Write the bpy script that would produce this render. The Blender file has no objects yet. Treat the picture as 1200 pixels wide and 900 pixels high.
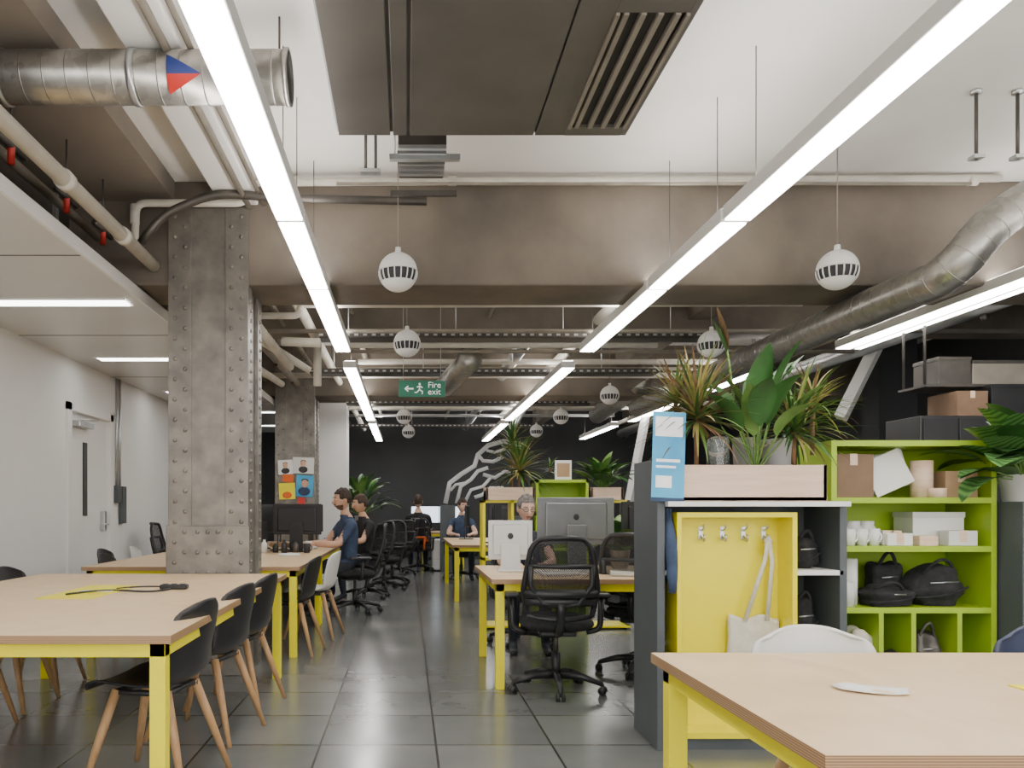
import bpy, bmesh, math, random
from mathutils import Vector, Matrix
random.seed(7)
R=math.radians
F=950.0; H=1.22
def PX(u,v,Y): return Vector(((u-477)*Y/F, Y, H-(v-597)*Y/F))
def X_(u,Y): return (u-477)*Y/F
def Z_(v,Y): return H-(v-597)*Y/F

# ---------------- materials ----------------
MC={}
def mat(name,col,rough=.5,metal=0,var=.08,scale=6,bump=0,emit=0,col2=None,bscale=None,coat=0,stretch=None):
    if name in MC: return MC[name]
    m=bpy.data.materials.new(name); m.use_nodes=True
    nt=m.node_tree; N=nt.nodes; L=nt.links; b=N['Principled BSDF']
    b.inputs['Roughness'].default_value=rough; b.inputs['Metallic'].default_value=metal
    if coat: b.inputs['Coat Weight'].default_value=coat
    tc=N.new('ShaderNodeTexCoord'); src=tc.outputs['Object']
    if stretch:
        mp=N.new('ShaderNodeMapping'); mp.inputs['Scale'].default_value=stretch; L.new(src,mp.inputs[0]); src=mp.outputs[0]
    n=N.new('ShaderNodeTexNoise'); n.inputs['Scale'].default_value=scale; n.inputs['Detail'].default_value=5
    L.new(src,n.inputs['Vector'])
    cr=N.new('ShaderNodeValToRGB')
    c2=col2 if col2 else tuple(max(0,c*(1-2*var)) for c in col)
    c1=col if col2 else tuple(min(1,c*(1+var)) for c in col)
    cr.color_ramp.elements[0].position=.32; cr.color_ramp.elements[1].position=.68
    cr.color_ramp.elements[0].color=(*c2,1); cr.color_ramp.elements[1].color=(*c1,1)
    L.new(n.outputs['Fac'],cr.inputs[0]); L.new(cr.outputs[0],b.inputs['Base Color'])
    if bump:
        n2=N.new('ShaderNodeTexNoise'); n2.inputs['Scale'].default_value=bscale or scale*5; n2.inputs['Detail'].default_value=4
        L.new(src,n2.inputs['Vector'])
        bp=N.new('ShaderNodeBump'); bp.inputs['Strength'].default_value=bump; bp.inputs['Distance'].default_value=.01
        L.new(n2.outputs['Fac'],bp.inputs['Height']); L.new(bp.outputs[0],b.inputs['Normal'])
    if emit:
        b.inputs['Emission Color'].default_value=(*col,1); b.inputs['Emission Strength'].default_value=emit
    MC[name]=m; return m
WHITE=mat('white_paint',(.80,.79,.77),.6,var=.02,scale=2)
CEILW=mat('ceiling_paint',(.78,.76,.73),.8,var=.04,scale=1.2,bump=.15)
WALLW=mat('wall_white',(.80,.80,.79),.7,var=.02,scale=1)
SOFF=mat('soffit_panel',(.62,.61,.59),.28,var=.03,scale=1)
WALLD=mat('wall_dark',(.05,.052,.056),.8,var=.1,scale=1)
CONC=mat('concrete',(.22,.185,.148),.85,scale=1.3,col2=(.115,.098,.08),bump=.4,bscale=18)
CONCL=mat('concrete_light',(.26,.215,.175),.85,scale=1.3,col2=(.17,.15,.125),bump=.3,bscale=14)
STEELC=mat('riveted_steel',(.25,.228,.20),.38,.4,scale=7,col2=(.15,.138,.124),bump=.15)
YEL=mat('yellow_paint',(.88,.77,.0),.38,var=.02,scale=2)
LIME=mat('lime_paint',(.33,.50,.006),.45,var=.03,scale=2)
BLK=mat('black_plastic',(.018,.018,.02),.4,var=.1)
BLKF=mat('black_fabric',(.02,.02,.022),.9,var=.25,scale=30,bump=.3)
DGREY=mat('dark_grey_laminate',(.08,.092,.10),.5,var=.04)
DMET=mat('dark_metal',(.12,.108,.095),.42,.6,scale=5,col2=(.08,.074,.068))
ACM=mat('ac_metal',(.165,.155,.142),.42,.4,scale=2.5,col2=(.12,.113,.104))
ALU=mat('aluminium',(.6,.61,.62),.32,.85,var=.05)
PIPEW=mat('pipe_white',(.68,.64,.56),.5,var=.06)
PIPEG=mat('pipe_grey',(.28,.25,.205),.5,.2,var=.1)
OAK=mat('oak_leg',(.52,.31,.15),.5,scale=8,col2=(.40,.23,.10),stretch=(6,6,1))
PINE=mat('pine_board',(.76,.58,.44),.6,scale=5,col2=(.66,.47,.34),stretch=(.6,3,9))
CARD=mat('cardboard',(.42,.27,.15),.8,var=.08)
CARDD=mat('cardboard_dark',(.2,.12,.07),.7,var=.1)
GREYP=mat('pale_plastic',(.66,.66,.63),.4,var=.03)
CLOTH=mat('canvas_cloth',(.72,.67,.56),.9,var=.06,scale=20,bump=.4)
BLUE=mat('blue_print',(.02,.25,.55),.5,scale=3,col2=(.08,.48,.75))
NAVY=mat('navy_cloth',(.045,.07,.13),.9,var=.15,scale=15,bump=.3)
DENIM=mat('denim',(.03,.035,.05),.9,var=.15,scale=30)
ORANGE=mat('orange_cloth',(.75,.14,.02),.7,var=.05)
RED=mat('red_paint',(.6,.03,.02),.5,var=.05)
STKB=mat('sticker_blue',(.02,.04,.2),.4,var=.02)
GREEN=mat('sign_green',(.0,.12,.06),.4,var=.02,emit=.15)
SIGNW=mat('sign_white',(.85,.85,.85),.4,var=.0,emit=.3)
SKIN=mat('skin',(.62,.36,.24),.5,var=.05,scale=10)
SKIN2=mat('skin_pale',(.70,.45,.34),.5,var=.05,scale=10)
HAIR=mat('hair_brown',(.05,.028,.016),.7,var=.3,scale=40,bump=.6)
BEARD=mat('beard_brown',(.14,.075,.045),.8,var=.3,scale=60,bump=.6)
HAIRG=mat('hair_grey',(.22,.20,.19),.7,var=.3,scale=40,bump=.6)
EYEW=mat('eye_white',(.8,.8,.8),.3,var=0)
LIP=mat('lips',(.42,.15,.12),.5,var=.05)
SOIL=mat('soil',(.04,.028,.02),.95,var=.3,scale=40)
LEAF=mat('leaf_green',(.055,.16,.035),.4,scale=6,col2=(.025,.085,.02))
LEAFL=mat('leaf_light',(.16,.28,.06),.42,scale=8,col2=(.08,.18,.03))
LEAFY=mat('leaf_dry',(.48,.37,.12),.6,scale=10,col2=(.18,.19,.05))
LEAFD=mat('leaf_brown',(.30,.16,.07),.7,scale=10,col2=(.14,.08,.04))
POTW=mat('pot_white',(.75,.74,.72),.35,var=.02)
RUB=mat('rubber_dark',(.03,.03,.03),.7,var=.1)
SCR=mat('screen_lit',(.75,.85,1.0),.3,var=.0,emit=1.8)
SCRD=mat('screen_dark',(.01,.01,.012),.12,var=.0)
SOCK=mat('speaker_slot',(.03,.03,.035),.6,var=.05)

def ductmat():
    m=bpy.data.materials.new('galvanised_duct'); m.use_nodes=True; nt=m.node_tree;N=nt.nodes;L=nt.links;b=N['Principled BSDF']
    b.inputs['Metallic'].default_value=.85; b.inputs['Roughness'].default_value=.34
    tc=N.new('ShaderNodeTexCoord'); v=N.new('ShaderNodeTexVoronoi'); v.inputs['Scale'].default_value=22
    L.new(tc.outputs['Object'],v.inputs['Vector'])
    cr=N.new('ShaderNodeValToRGB'); cr.color_ramp.elements[0].color=(.33,.315,.29,1); cr.color_ramp.elements[1].color=(.47,.455,.42,1)
    L.new(v.outputs['Color'],cr.inputs[0]); L.new(cr.outputs[0],b.inputs['Base Color']); return m
DUCT=ductmat()
def plymat(name,edge=False):
    m=bpy.data.materials.new(name); m.use_nodes=True; nt=m.node_tree;N=nt.nodes;L=nt.links;b=N['Principled BSDF']
    tc=N.new('ShaderNodeTexCoord'); b.inputs['Roughness'].default_value=.35
    cr=N.new('ShaderNodeValToRGB')
    if edge:
        w=N.new('ShaderNodeTexWave'); w.bands_direction='Z'; w.inputs['Scale'].default_value=55; w.inputs['Distortion'].default_value=.3
        L.new(tc.outputs['Object'],w.inputs['Vector']); L.new(w.outputs['Fac'],cr.inputs[0])
        cr.color_ramp.elements[0].color=(.20,.11,.05,1); cr.color_ramp.elements[1].color=(.48,.30,.16,1)
    else:
        mp=N.new('ShaderNodeMapping'); mp.inputs['Scale'].default_value=(1.3,.8,1); L.new(tc.outputs['Object'],mp.inputs[0])
        n=N.new('ShaderNodeTexNoise'); n.inputs['Scale'].default_value=3.0; n.inputs['Detail'].default_value=8; n.inputs['Distortion'].default_value=1.6
        L.new(mp.outputs[0],n.inputs['Vector']); L.new(n.outputs['Fac'],cr.inputs[0])
        cr.color_ramp.elements[0].position=.3; cr.color_ramp.elements[1].position=.7
        cr.color_ramp.elements[0].color=(.70,.49,.27,1); cr.color_ramp.elements[1].color=(.80,.60,.37,1)
    L.new(cr.outputs[0],b.inputs['Base Color']); return m
PLY=plymat('plywood_top'); PLYE=plymat('plywood_edge',True)
def floormat():
    m=bpy.data.materials.new('floor_tiles'); m.use_nodes=True; nt=m.node_tree;N=nt.nodes;L=nt.links;b=N['Principled BSDF']
    tc=N.new('ShaderNodeTexCoord'); mp=N.new('ShaderNodeMapping'); mp.inputs['Location'].default_value=(-.15,0,0)
    L.new(tc.outputs['Object'],mp.inputs[0])
    br=N.new('ShaderNodeTexBrick'); br.offset=0; br.squash=1
    br.inputs['Scale'].default_value=1; br.inputs['Brick Width'].default_value=.6; br.inputs['Row Height'].default_value=.6
    br.inputs['Mortar Size'].default_value=.006; br.inputs['Mortar Smooth'].default_value=0
    br.inputs['Color1'].default_value=(.155,.165,.163,1); br.inputs['Color2'].default_value=(.215,.222,.218,1); br.inputs['Mortar'].default_value=(.035,.035,.035,1)
    L.new(mp.outputs[0],br.inputs['Vector'])
    n=N.new('ShaderNodeTexNoise'); n.inputs['Scale'].default_value=2.2; n.inputs['Detail'].default_value=6; L.new(tc.outputs['Object'],n.inputs['Vector'])
    mx=N.new('ShaderNodeMix'); mx.data_type='RGBA'; mx.blend_type='MULTIPLY'; mx.inputs[0].default_value=.35
    L.new(br.outputs['Color'],mx.inputs[6]); L.new(n.outputs['Fac'],mx.inputs[7]); L.new(mx.outputs[2],b.inputs['Base Color'])
    mr=N.new('ShaderNodeMapRange'); mr.inputs[3].default_value=.15; mr.inputs[4].default_value=.30
    L.new(n.outputs['Fac'],mr.inputs[0]); L.new(mr.outputs[0],b.inputs['Roughness'])
    bp=N.new('ShaderNodeBump'); bp.inputs['Strength'].default_value=.4; bp.inputs['Distance'].default_value=.003; bp.invert=True
    L.new(br.outputs['Fac'],bp.inputs['Height']); L.new(bp.outputs[0],b.inputs['Normal'])
    b.inputs['Specular IOR Level'].default_value=1.0
    return m
FLOOR=floormat()
def emis(name,col,s):
    m=bpy.data.materials.new(name); m.use_nodes=True; nt=m.node_tree; nt.nodes.remove(nt.nodes['Principled BSDF'])
    e=nt.nodes.new('ShaderNodeEmission'); e.inputs[0].default_value=(*col,1); e.inputs[1].default_value=s
    nt.links.new(e.outputs[0],nt.nodes['Material Output'].inputs[0]); return m
LAMP=emis('lamp_diffuser',(1.0,.965,.92),22)
UPADD=emis('added_uplight',(1.0,.955,.90),23)  # unseen glow on the strip tops, added to brighten the ceiling
GLOWS=emis('soffit_glow',(1,.98,.95),10)  # glow standing in for blurred reflections on the glossy soffit
def meshmat():
    m=bpy.data.materials.new('chair_mesh'); m.use_nodes=True; nt=m.node_tree;N=nt.nodes;L=nt.links;b=N['Principled BSDF']
    b.inputs['Base Color'].default_value=(.015,.015,.017,1); b.inputs['Roughness'].default_value=.8
    tc=N.new('ShaderNodeTexCoord'); c=N.new('ShaderNodeTexChecker'); c.inputs['Scale'].default_value=160; L.new(tc.outputs['Object'],c.inputs[0])
    mr=N.new('ShaderNodeMapRange'); mr.inputs[3].default_value=1; mr.inputs[4].default_value=.55
    L.new(c.outputs['Fac'],mr.inputs[0]); L.new(mr.outputs[0],b.inputs['Alpha']); return m
MESHM=meshmat()
def glassmat():
    m=bpy.data.materials.new('clear_glass'); m.use_nodes=True; b=m.node_tree.nodes['Principled BSDF']
    b.inputs['Base Color'].default_value=(.85,.9,.88,1); b.inputs['Transmission Weight'].default_value=.95; b.inputs['Roughness'].default_value=.03; return m
GLASS=glassmat()
def stripeleaf():
    m=bpy.data.materials.new('striped_leaf'); m.use_nodes=True; nt=m.node_tree;N=nt.nodes;L=nt.links;b=N['Principled BSDF']
    tc=N.new('ShaderNodeTexCoord'); w=N.new('ShaderNodeTexWave'); w.inputs['Scale'].default_value=12; w.inputs['Distortion'].default_value=2
    L.new(tc.outputs['Object'],w.inputs['Vector']); cr=N.new('ShaderNodeValToRGB')
    cr.color_ramp.elements[0].color=(.02,.10,.02,1); cr.color_ramp.elements[1].color=(.15,.32,.08,1)
    L.new(w.outputs['Fac'],cr.inputs[0]); L.new(cr.outputs[0],b.inputs['Base Color']); b.inputs['Roughness'].default_value=.55; return m
LEAFS=stripeleaf()

# ---------------- mesh builder ----------------
class B:
    def __init__(s): s.v=[];s.f=[];s.m=[];s.sm=[];s.mats=[];s.M=Matrix.Identity(4)
    def add(s,vs,fs,m,smooth=False):
        o=len(s.v)
        if m not in s.mats: s.mats.append(m)
        k=s.mats.index(m)
        s.v+= [tuple(s.M@Vector(v)) for v in vs]
        for f in fs: s.f.append(tuple(i+o for i in f)); s.m.append(k); s.sm.append(smooth)
    def addbm(s,bm,m,smooth=False):
        bm.verts.index_update()
        s.add([v.co.copy() for v in bm.verts],[[v.index for v in f.verts] for f in bm.faces],m,smooth); bm.free()
    def box(s,x0,x1,y0,y1,z0,z1,m,bev=0,T=None):
        bm=bmesh.new(); bmesh.ops.create_cube(bm,size=1)
        for v in bm.verts:
            v.co=Vector(((x0+x1)/2+v.co.x*(x1-x0),(y0+y1)/2+v.co.y*(y1-y0),(z0+z1)/2+v.co.z*(z1-z0)))
        if bev: bmesh.ops.bevel(bm,geom=bm.edges[:],offset=bev,segments=2,affect='EDGES',profile=.5)
        if T is not None: bm.transform(T)
        s.addbm(bm,m,False)
    def tube(s,pts,r,m,seg=10,cap=True,smooth=True,flat=1.0):
        pts=[Vector(p) for p in pts]; n=len(pts)
        rs=r if isinstance(r,(list,tuple)) else [r]*n
        vs=[];fs=[]
        t0=(pts[1]-pts[0]).normalized()
        up=Vector((0,0,1)) if abs(t0.z)<.9 else Vector((1,0,0))
        a=t0.cross(up).normalized()
        for i,p in enumerate(pts):
            if i==0: t=pts[1]-pts[0]
            elif i==n-1: t=pts[-1]-pts[-2]
            else: t=(pts[i+1]-p).normalized()+(p-pts[i-1]).normalized()
            t=t.normalized(); a=(a-t*a.dot(t)).normalized(); b=t.cross(a)
            for k in range(seg):
                an=2*math.pi*k/seg
                vs.append(p+(a*math.cos(an)+b*math.sin(an)*flat)*rs[i])
        for i in range(n-1):
            for k in range(seg):
                k2=(k+1)%seg; fs.append((i*seg+k,i*seg+k2,(i+1)*seg+k2,(i+1)*seg+k))
        if cap: fs.append(tuple(range(seg))[::-1]); fs.append(tuple((n-1)*seg+k for k in range(seg)))
        s.add(vs,fs,m,smooth)
    def lathe(s,prof,m,c=(0,0,0),seg=24,smooth=True):
        vs=[];fs=[];n=len(prof)
        for r,z in prof:
            for k in range(seg):
                a=2*math.pi*k/seg; vs.append((c[0]+r*math.cos(a),c[1]+r*math.sin(a),c[2]+z))
        for i in range(n-1):
            for k in range(seg):
                k2=(k+1)%seg; fs.append((i*seg+k,i*seg+k2,(i+1)*seg+k2,(i+1)*seg+k))
        s.add(vs,fs,m,smooth)
    def ball(s,c,r,m,sc=(1,1,1),seg=16,rings=10,fn=None):
        bm=bmesh.new(); bmesh.ops.create_uvsphere(bm,u_segments=seg,v_segments=rings,radius=1)
        for v in bm.verts:
            co=v.co.copy()
            if fn: co=fn(co)
            v.co=Vector((c[0]+co.x*r*sc[0],c[1]+co.y*r*sc[1],c[2]+co.z*r*sc[2]))
        s.addbm(bm,m,True)
    def surf(s,fn,nu,nv,m,thick=0,smooth=True):
        bm=bmesh.new(); g=[[bm.verts.new(fn(i/nu,j/nv)) for j in range(nv+1)] for i in range(nu+1)]
        for i in range(nu):
            for j in range(nv): bm.faces.new((g[i][j],g[i+1][j],g[i+1][j+1],g[i][j+1]))
        if thick:
            bm.normal_update(); bmesh.ops.solidify(bm,geom=bm.faces[:],thickness=thick)
        s.addbm(bm,m,smooth)
    def obj(s,name,loc=(0,0,0),rot=0,link=True):
        me=bpy.data.meshes.new(name); me.from_pydata(s.v,[],s.f)
        for m in s.mats: me.materials.append(m)
        for i,p in enumerate(me.polygons): p.material_index=s.m[i]; p.use_smooth=s.sm[i]
        bm=bmesh.new(); bm.from_mesh(me); bmesh.ops.recalc_face_normals(bm,faces=bm.faces[:]); bm.to_mesh(me); bm.free()
        me.update()
        return place(name,me,loc,rot)
def place(name,me,loc=(0,0,0),rot=0,scale=1):
    o=bpy.data.objects.new(name,me); o.location=loc; o.rotation_euler=(0,0,rot); o.scale=(scale,)*3
    bpy.context.scene.collection.objects.link(o); return o
def bez(p0,p1,p2,n=8):
    p0,p1,p2=Vector(p0),Vector(p1),Vector(p2)
    return [p0*(1-t)**2+p1*2*t*(1-t)+p2*t*t for t in [i/n for i in range(n+1)]]
def rounded(pts,rad,n=5):
    pts=[Vector(p) for p in pts]; out=[pts[0]]
    for i in range(1,len(pts)-1):
        a=(pts[i-1]-pts[i]); b=(pts[i+1]-pts[i]); r=min(rad,a.length*.49,b.length*.49)
        out+=bez(pts[i]+a.normalized()*r,pts[i],pts[i]+b.normalized()*r,n)
    out.append(pts[-1]); return out

# ---------------- room ----------------
CZ=3.65; LW=-3.5; RW=7.5; BW=20.0; FY=-3.0; WE=12.0
SE=-2.0; SZ=2.79
b=B(); b.box(LW-.2,RW+.2,FY-.2,BW+.2,-.1,0,FLOOR); b.obj('floor')
b=B(); b.box(LW-.2,RW+.2,FY-.2,BW+.2,CZ,CZ+.2,CEILW)
b.obj('ceiling')
D0,D1=8.37,9.53
b=B(); b.box(LW-.2,LW,FY,D0,0,SZ+.01,WALLW); b.box(LW-.2,LW,D1,WE,0,SZ+.01,WALLW); b.box(LW-.2,LW,D0,D1,2.3,SZ+.01,WALLW)
b.box(LW-.2,LW,FY,BW,SZ+.01,CZ,WALLD); b.box(LW-.2,LW,WE,BW,0,SZ+.01,WALLD); b.obj('wall_left')
b=B(); b.box(RW,RW+.2,FY,BW,0,CZ,WALLD); b.obj('wall_right')
b=B(); b.box(LW,RW,BW,BW+.2,0,CZ,WALLD); b.obj('wall_back')
b=B()
b.box(LW-.2,RW+.2,FY-.2,FY,0,.5,WALLW); b.box(LW-.2,RW+.2,FY-.2,FY,3.5,CZ,WALLW)
for i in range(6):
    x=LW-.2+i*(RW-LW+.25)/5; b.box(x-.12,x+.12,FY-.2,FY,.5,3.5,WALLW)
b.obj('wall_front')  # unseen wall behind the camera, openings added to let world light in
b=B()
for i in range(11):
    x=LW+i*(RW-LW)/10; b.box(x-.025,x+.025,FY-.12,FY-.06,.5,3.5,DMET)
b.box(LW,RW,FY-.12,FY-.06,2.3,2.35,DMET); b.obj('added_window')  # unseen frames of the openings added for the world light
# door
b=B()
b.box(LW-.08,LW-.03,D0+.03,D1-.03,0,2.25,WALLW)
b.box(LW-.03,LW+.03,D0-.06,D0+.03,0,2.33,WHITE); b.box(LW-.03,LW+.03,D1-.03,D1+.06,0,2.33,WHITE); b.box(LW-.03,LW+.03,D0-.06,D1+.06,2.25,2.33,WHITE)
b.box(LW-.032,LW-.02,D0+.45,D0+.56,1.15,1.95,SCRD); b.box(LW-.03,LW+.02,D1-.2,D1-.13,.98,1.2,ALU,.004)
b.tube([(LW+.02,D1-.16,1.05),(LW+.05,D1-.16,1.05),(LW+.05,D1-.30,1.05)],.01,ALU)
b.box(LW-.02,LW+.06,D0+.15,D0+.55,2.1,2.16,ALU,.005); b.tube([(LW+.04,D0+.2,2.17),(LW+.16,D0+.4,2.18),(LW+.03,D0+.55,2.2)],.01,ALU)
b.obj('door_1')
b=B(); b.box(LW,LW+.015,FY,D0-.06,0,.1,WHITE); b.box(LW,LW+.015,D1+.06,WE,0,.1,WHITE); b.obj('baseboard_left')
b=B()
for dy in (0,.1): b.tube([(LW+.02,9.72+dy,1.5-dy),(LW+.02,9.72+dy,SZ)],.015,ALU,8)
b.box(LW,LW+.06,9.65,9.79,1.3,1.5,DGREY,.006); b.box(LW,LW+.06,9.83,9.95,1.05,1.5,DGREY,.006); b.box(LW,LW+.05,9.85,9.95,1.1,1.2,GREYP,.005)
b.obj('wall_conduit')
# soffit
b=B()
b.box(LW,SE,FY,16.5,SZ,SZ+.03,SOFF); b.box(SE,SE+.02,FY,16.5,SZ-.015,SZ+.07,WHITE)
for y in (0.2,2.6,5.0,7.3,9.6,11.9): b.box(LW,SE,y,y+.012,SZ-.003,SZ,DMET)
b.obj('soffit_ceiling')
b=B()
for y in (1.5,3.8,6.12,8.42,10.8,13.0,15.1):
    b.box(LW+.3,SE-.12,y-.09,y+.09,SZ-.012,SZ-.002,GLOWS)
    b.box(LW+.28,SE-.1,y-.11,y-.09,SZ-.014,SZ-.001,WHITE);b.box(LW+.28,SE-.1,y+.09,y+.11,SZ-.014,SZ-.001,WHITE)
b.obj('soffit_glow_strips')  # glowing strips drawn in place of blurred reflections in the panel
# ceiling structures
b=B(); b.box(LW,-1.72,FY,6.0,3.5,CZ,CONCL); b.obj('ceiling_slab')
b=B(); b.box(-1.38,-1.10,FY,6.0,3.47,CZ,CEILW,.01); b.obj('ceiling_beam')
def beam(name,y0,y1,z,m):
    b=B(); b.box(LW,RW,y0,y1,z,CZ,m,.015); b.obj(name)
beam('concrete_beam',6.0,6.6,2.88,CONC)
beam('concrete_beam',8.9,9.2,3.15,CONC)
beam('concrete_beam',12.0,12.6,2.9,CONC)
beam('concrete_beam',15.2,15.5,3.15,CONC)
for x in (3.2,5.4):
    b=B(); b.box(x-.12,x+.12,6.6,19.9,3.3,CZ,CONC,.01); b.obj('concrete_beam')
# columns
def column(yc,x0,x1,d):
    b=B(); ZT=3.44
    b.box(x0+.03,x1-.03,yc+.03,yc+d-.03,0,3.0,STEELC)
    for xa in (x0,x1-.17):
        b.box(xa,xa+.17,yc,yc+.03,0,ZT,STEELC,.004)
    b.box(x0+.17,x1-.17,yc+.012,yc+.03,0,ZT,STEELC)
    for ya in (yc+.02,yc+d-.17):
        b.box(x1-.03,x1,ya,ya+.15,0,2.88,STEELC,.003); b.box(x0,x0+.03,ya,ya+.15,0,2.88,STEELC,.003)
    b.box(x0-.012,x1+.012,yc-.018,yc+.02,.55,1.10,STEELC,.004)
    b.box(x0-.012,x1+.012,yc-.025,yc+.02,0,.25,STEELC,.004)
    def rivet(x,z,y):
        b.ball((x,y,z),.017,STEELC,(1,.7,1),8,6)
    z=.08
    i=0
    while z<ZT-.03:
        yy=yc-.018 if .55<z<1.1 else (yc-.025 if z<.25 else yc)
        if i%2==0: xs=(x0+.05,x1-.05)
        else: xs=(x0+.125,x1-.125)
        for xa in xs: rivet(xa,z,yy)
        if .55<z<1.1 and i%2: rivet(x0+.22,z,yy); rivet(x1-.22,z,yy); rivet((x0+x1)/2,z,yy)
        for ya in (yc+.1,yc+d-.1):
            if z<2.85: b.ball((x1,ya,z),.017,STEELC,(.7,1,1),8,6)
        z+=.075; i+=1
    b.obj('riveted_column')
column(5.97,-1.76,-1.17,.57)
column(11.97,-1.95,-1.36,.57)
def card(name,u0,u1,v0,v1,Y,m,m2=None,tilt=0,face=True):
    b=B(); p=PX(u0,v1,Y); q=PX(u1,v0,Y); w=q.x-p.x; h=q.z-p.z
    b.box(-w/2,w/2,-.01,0,-h/2,h/2,m)
    if m2:
        if face:
            b.ball((0,-.012,h*.12),h*.18,SKIN,(1,.05,1.15),10,6); b.ball((0,-.0115,h*.24),h*.15,BLK,(1.2,.05,.7),10,6)
        b.ball((0,-.011,-h*.25),h*.3,m2,(1,.04,.7),10,6)
    o=b.obj(name,((p.x+q.x)/2,Y,(p.z+q.z)/2)); o.rotation_euler=(0,R(tilt),0)
Yp=11.945
card('photo_print',326,343,539,556,Yp,WHITE,BLK,-3); card('photo_print',343,368,536,555,Yp,GREYP,BLK,2)
card('photo_print',347,367,557,582,Yp,BLUE,NAVY,4); card('sticker_print',327,346,566,585,Yp,YEL,ORANGE,-2,False); card('sticker_print',331,344,556,565,Yp,ORANGE,None,5); card('sticker_print',349,357,583,591,Yp,RED,None,0)
b=B(); b.box(-1.62,-1.06,14.2,14.8,0,CZ,WHITE); b.obj('wall_white_pier')
# AC unit
b=B(); x0,x1,y0,y1=-.357,1.12,2.2,4.13; z=3.12
b.box(x0,x1,y0,y1,z+.02,z+.42,ACM,.01)
b.box(x0+.01,-.085,y0,y1-.01,z,z+.02,ACM,.003); b.box(-.07,.0,y0,y1-.01,z,z+.02,ACM,.003); b.box(.015,.64,y0,y1-.01,z,z+.02,ACM,.003)
b.box(.65,.80,y0,y1-.01,z,z+.02,ACM,.003); b.box(1.08,x1-.01,y0,y1-.01,z,z+.02,ACM,.003)
b.box(.80,1.08,y1-.1,y1-.01,z,z+.02,ACM); b.box(.80,1.08,y0,y0+.9,z,z+.02,ACM)
b.box(.80,1.08,y0+.9,y1-.1,z+.015,z+.03,RUB)
for i in range(4):
    xx=.83+i*.066; b.box(xx,xx+.022,y0+.9,y1-.1,z-.008,z+.02,PIPEG,.002)
b.box(.80,.815,y0+.9,y1-.1,z-.012,z+.01,PIPEG);b.box(1.07,1.085,y0+.9,y1-.1,z-.012,z+.01,PIPEG)
for px in (x0+.1,x1-.1):
    for py in (y0+.2,y1-.15): b.tube([(px,py,z+.4),(px,py,CZ)],.006,ALU,6)
b.obj('air_conditioner')
b=B(); Y=4.6
for x in (-.07,.22): b.tube([(x,Y,3.2),(x,Y,CZ)],.006,ALU,6)
b.box(-.1,.3,Y-.02,Y+.02,3.2,3.23,ALU); b.box(-.05,.22,Y-.1,Y+.35,3.24,3.40,DMET,.005)
for i in range(6): b.box(-.05,.22,Y-.1+i*.07,Y-.07+i*.07,3.225,3.245,ALU)
b.box(-.1,.3,Y+.3,Y+.33,3.12,3.15,DMET)
b.obj('cable_tray')
for x in (-.25,-.19,3.30,3.54):
    b=B(); yy=4.9 if x<3 else 4.7; b.tube([(x,yy,3.25),(x,yy,CZ)],.010,DMET,6); b.box(x-.03,x+.03,yy-.03,yy+.03,3.25,3.27,ALU); b.lathe([(.0,0),(.03,0),(.03,-.02),(0,-.02)],ALU,(x,yy,CZ)); b.obj('ceiling_hanger')

def duct(name,pts,r,m=DUCT,rib=.11,seg=28,open_end=False):
    b=B(); b.tube(pts,r,m,seg)
    P=[Vector(p) for p in pts]; acc=0
    for i in range(len(P)-1):
        d=P[i+1]-P[i]; L=d.length; t=d.normalized(); s=rib-acc if acc else 0
        while s<L:
            c=P[i]+t*s; b.tube([c-t*.003,c+t*.003],r*1.015,m,seg); s+=rib
        acc=(acc+L)%rib
    return b
b=duct('d',[(-3.4,4.0,3.35),(-.575,4.0,3.35)],.125)
b.tube([(-.60,4,3.35),(-.575,4,3.35)],.132,DUCT,28); b.tube([(-.575,4,3.35),(-.574,4,3.35)],.115,RUB,28)  # dark disc paints the shade inside the open duct mouth
b.tube([(-1.35,4,3.35),(-1.32,4,3.35)],.131,ALU,28); b.tube([(-2.0,4,3.35),(-1.97,4,3.35)],.131,ALU,28)
def arrow(half,m):
    def f(u,v):
        a=(v*.36) if half else (-v*.36)
        w=(1-v)
        x=-1.15+.165*u*w
        an=a*2.0
        return Vector((x,4-math.cos(an-.35)*.1315,3.35+math.sin(an-.35)*.1315))
    b.surf(f,4,6,m)
arrow(True,STKB); arrow(False,RED)
b.tube([(-.63,4,3.48),(-.63,4,CZ)],.006,DMET,6)
b.obj('ventilation_duct')
pts=rounded([(4.9,5.1,3.6),(4.35,5.12,3.42),(3.72,5.15,3.05),(3.52,5.25,2.74),(3.42,5.8,2.72),(3.40,12.0,2.72)],.22,6)
b=duct('d',pts,.125); b.obj('ventilation_duct')
b=duct('d',[PX(522,452,10),PX(552,420,9)],.13,rib=.1); b.obj('ventilation_duct')
b=duct('d',[PX(700,486,15),PX(750,450,12)],.16,rib=.15); b.obj('ventilation_duct')
b=B(); b.box(-3.3,-2.45,FY+.5,5.9,3.02,3.38,DMET,.02)
for y in (1,2.2,3.4,4.6,5.6): b.box(-3.33,-2.42,y,y+.04,2.99,3.41,ALU,.003)
b.obj('rectangular_duct')
b=B()
b.tube([(-1.87,FY+.2,3.02),(-1.87,5.99,3.02)],.045,PIPEW,14)
for y in (3.3,4.4,5.3): b.tube([(-1.87,y,3.02),(-1.87,y+.07,3.02)],.056,PIPEW,14)
b.tube([(-2.25,FY+.2,3.2),(-2.25,5.9,3.2)],.03,PIPEG,10)
b.obj('water_pipe')
b=B()
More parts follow.
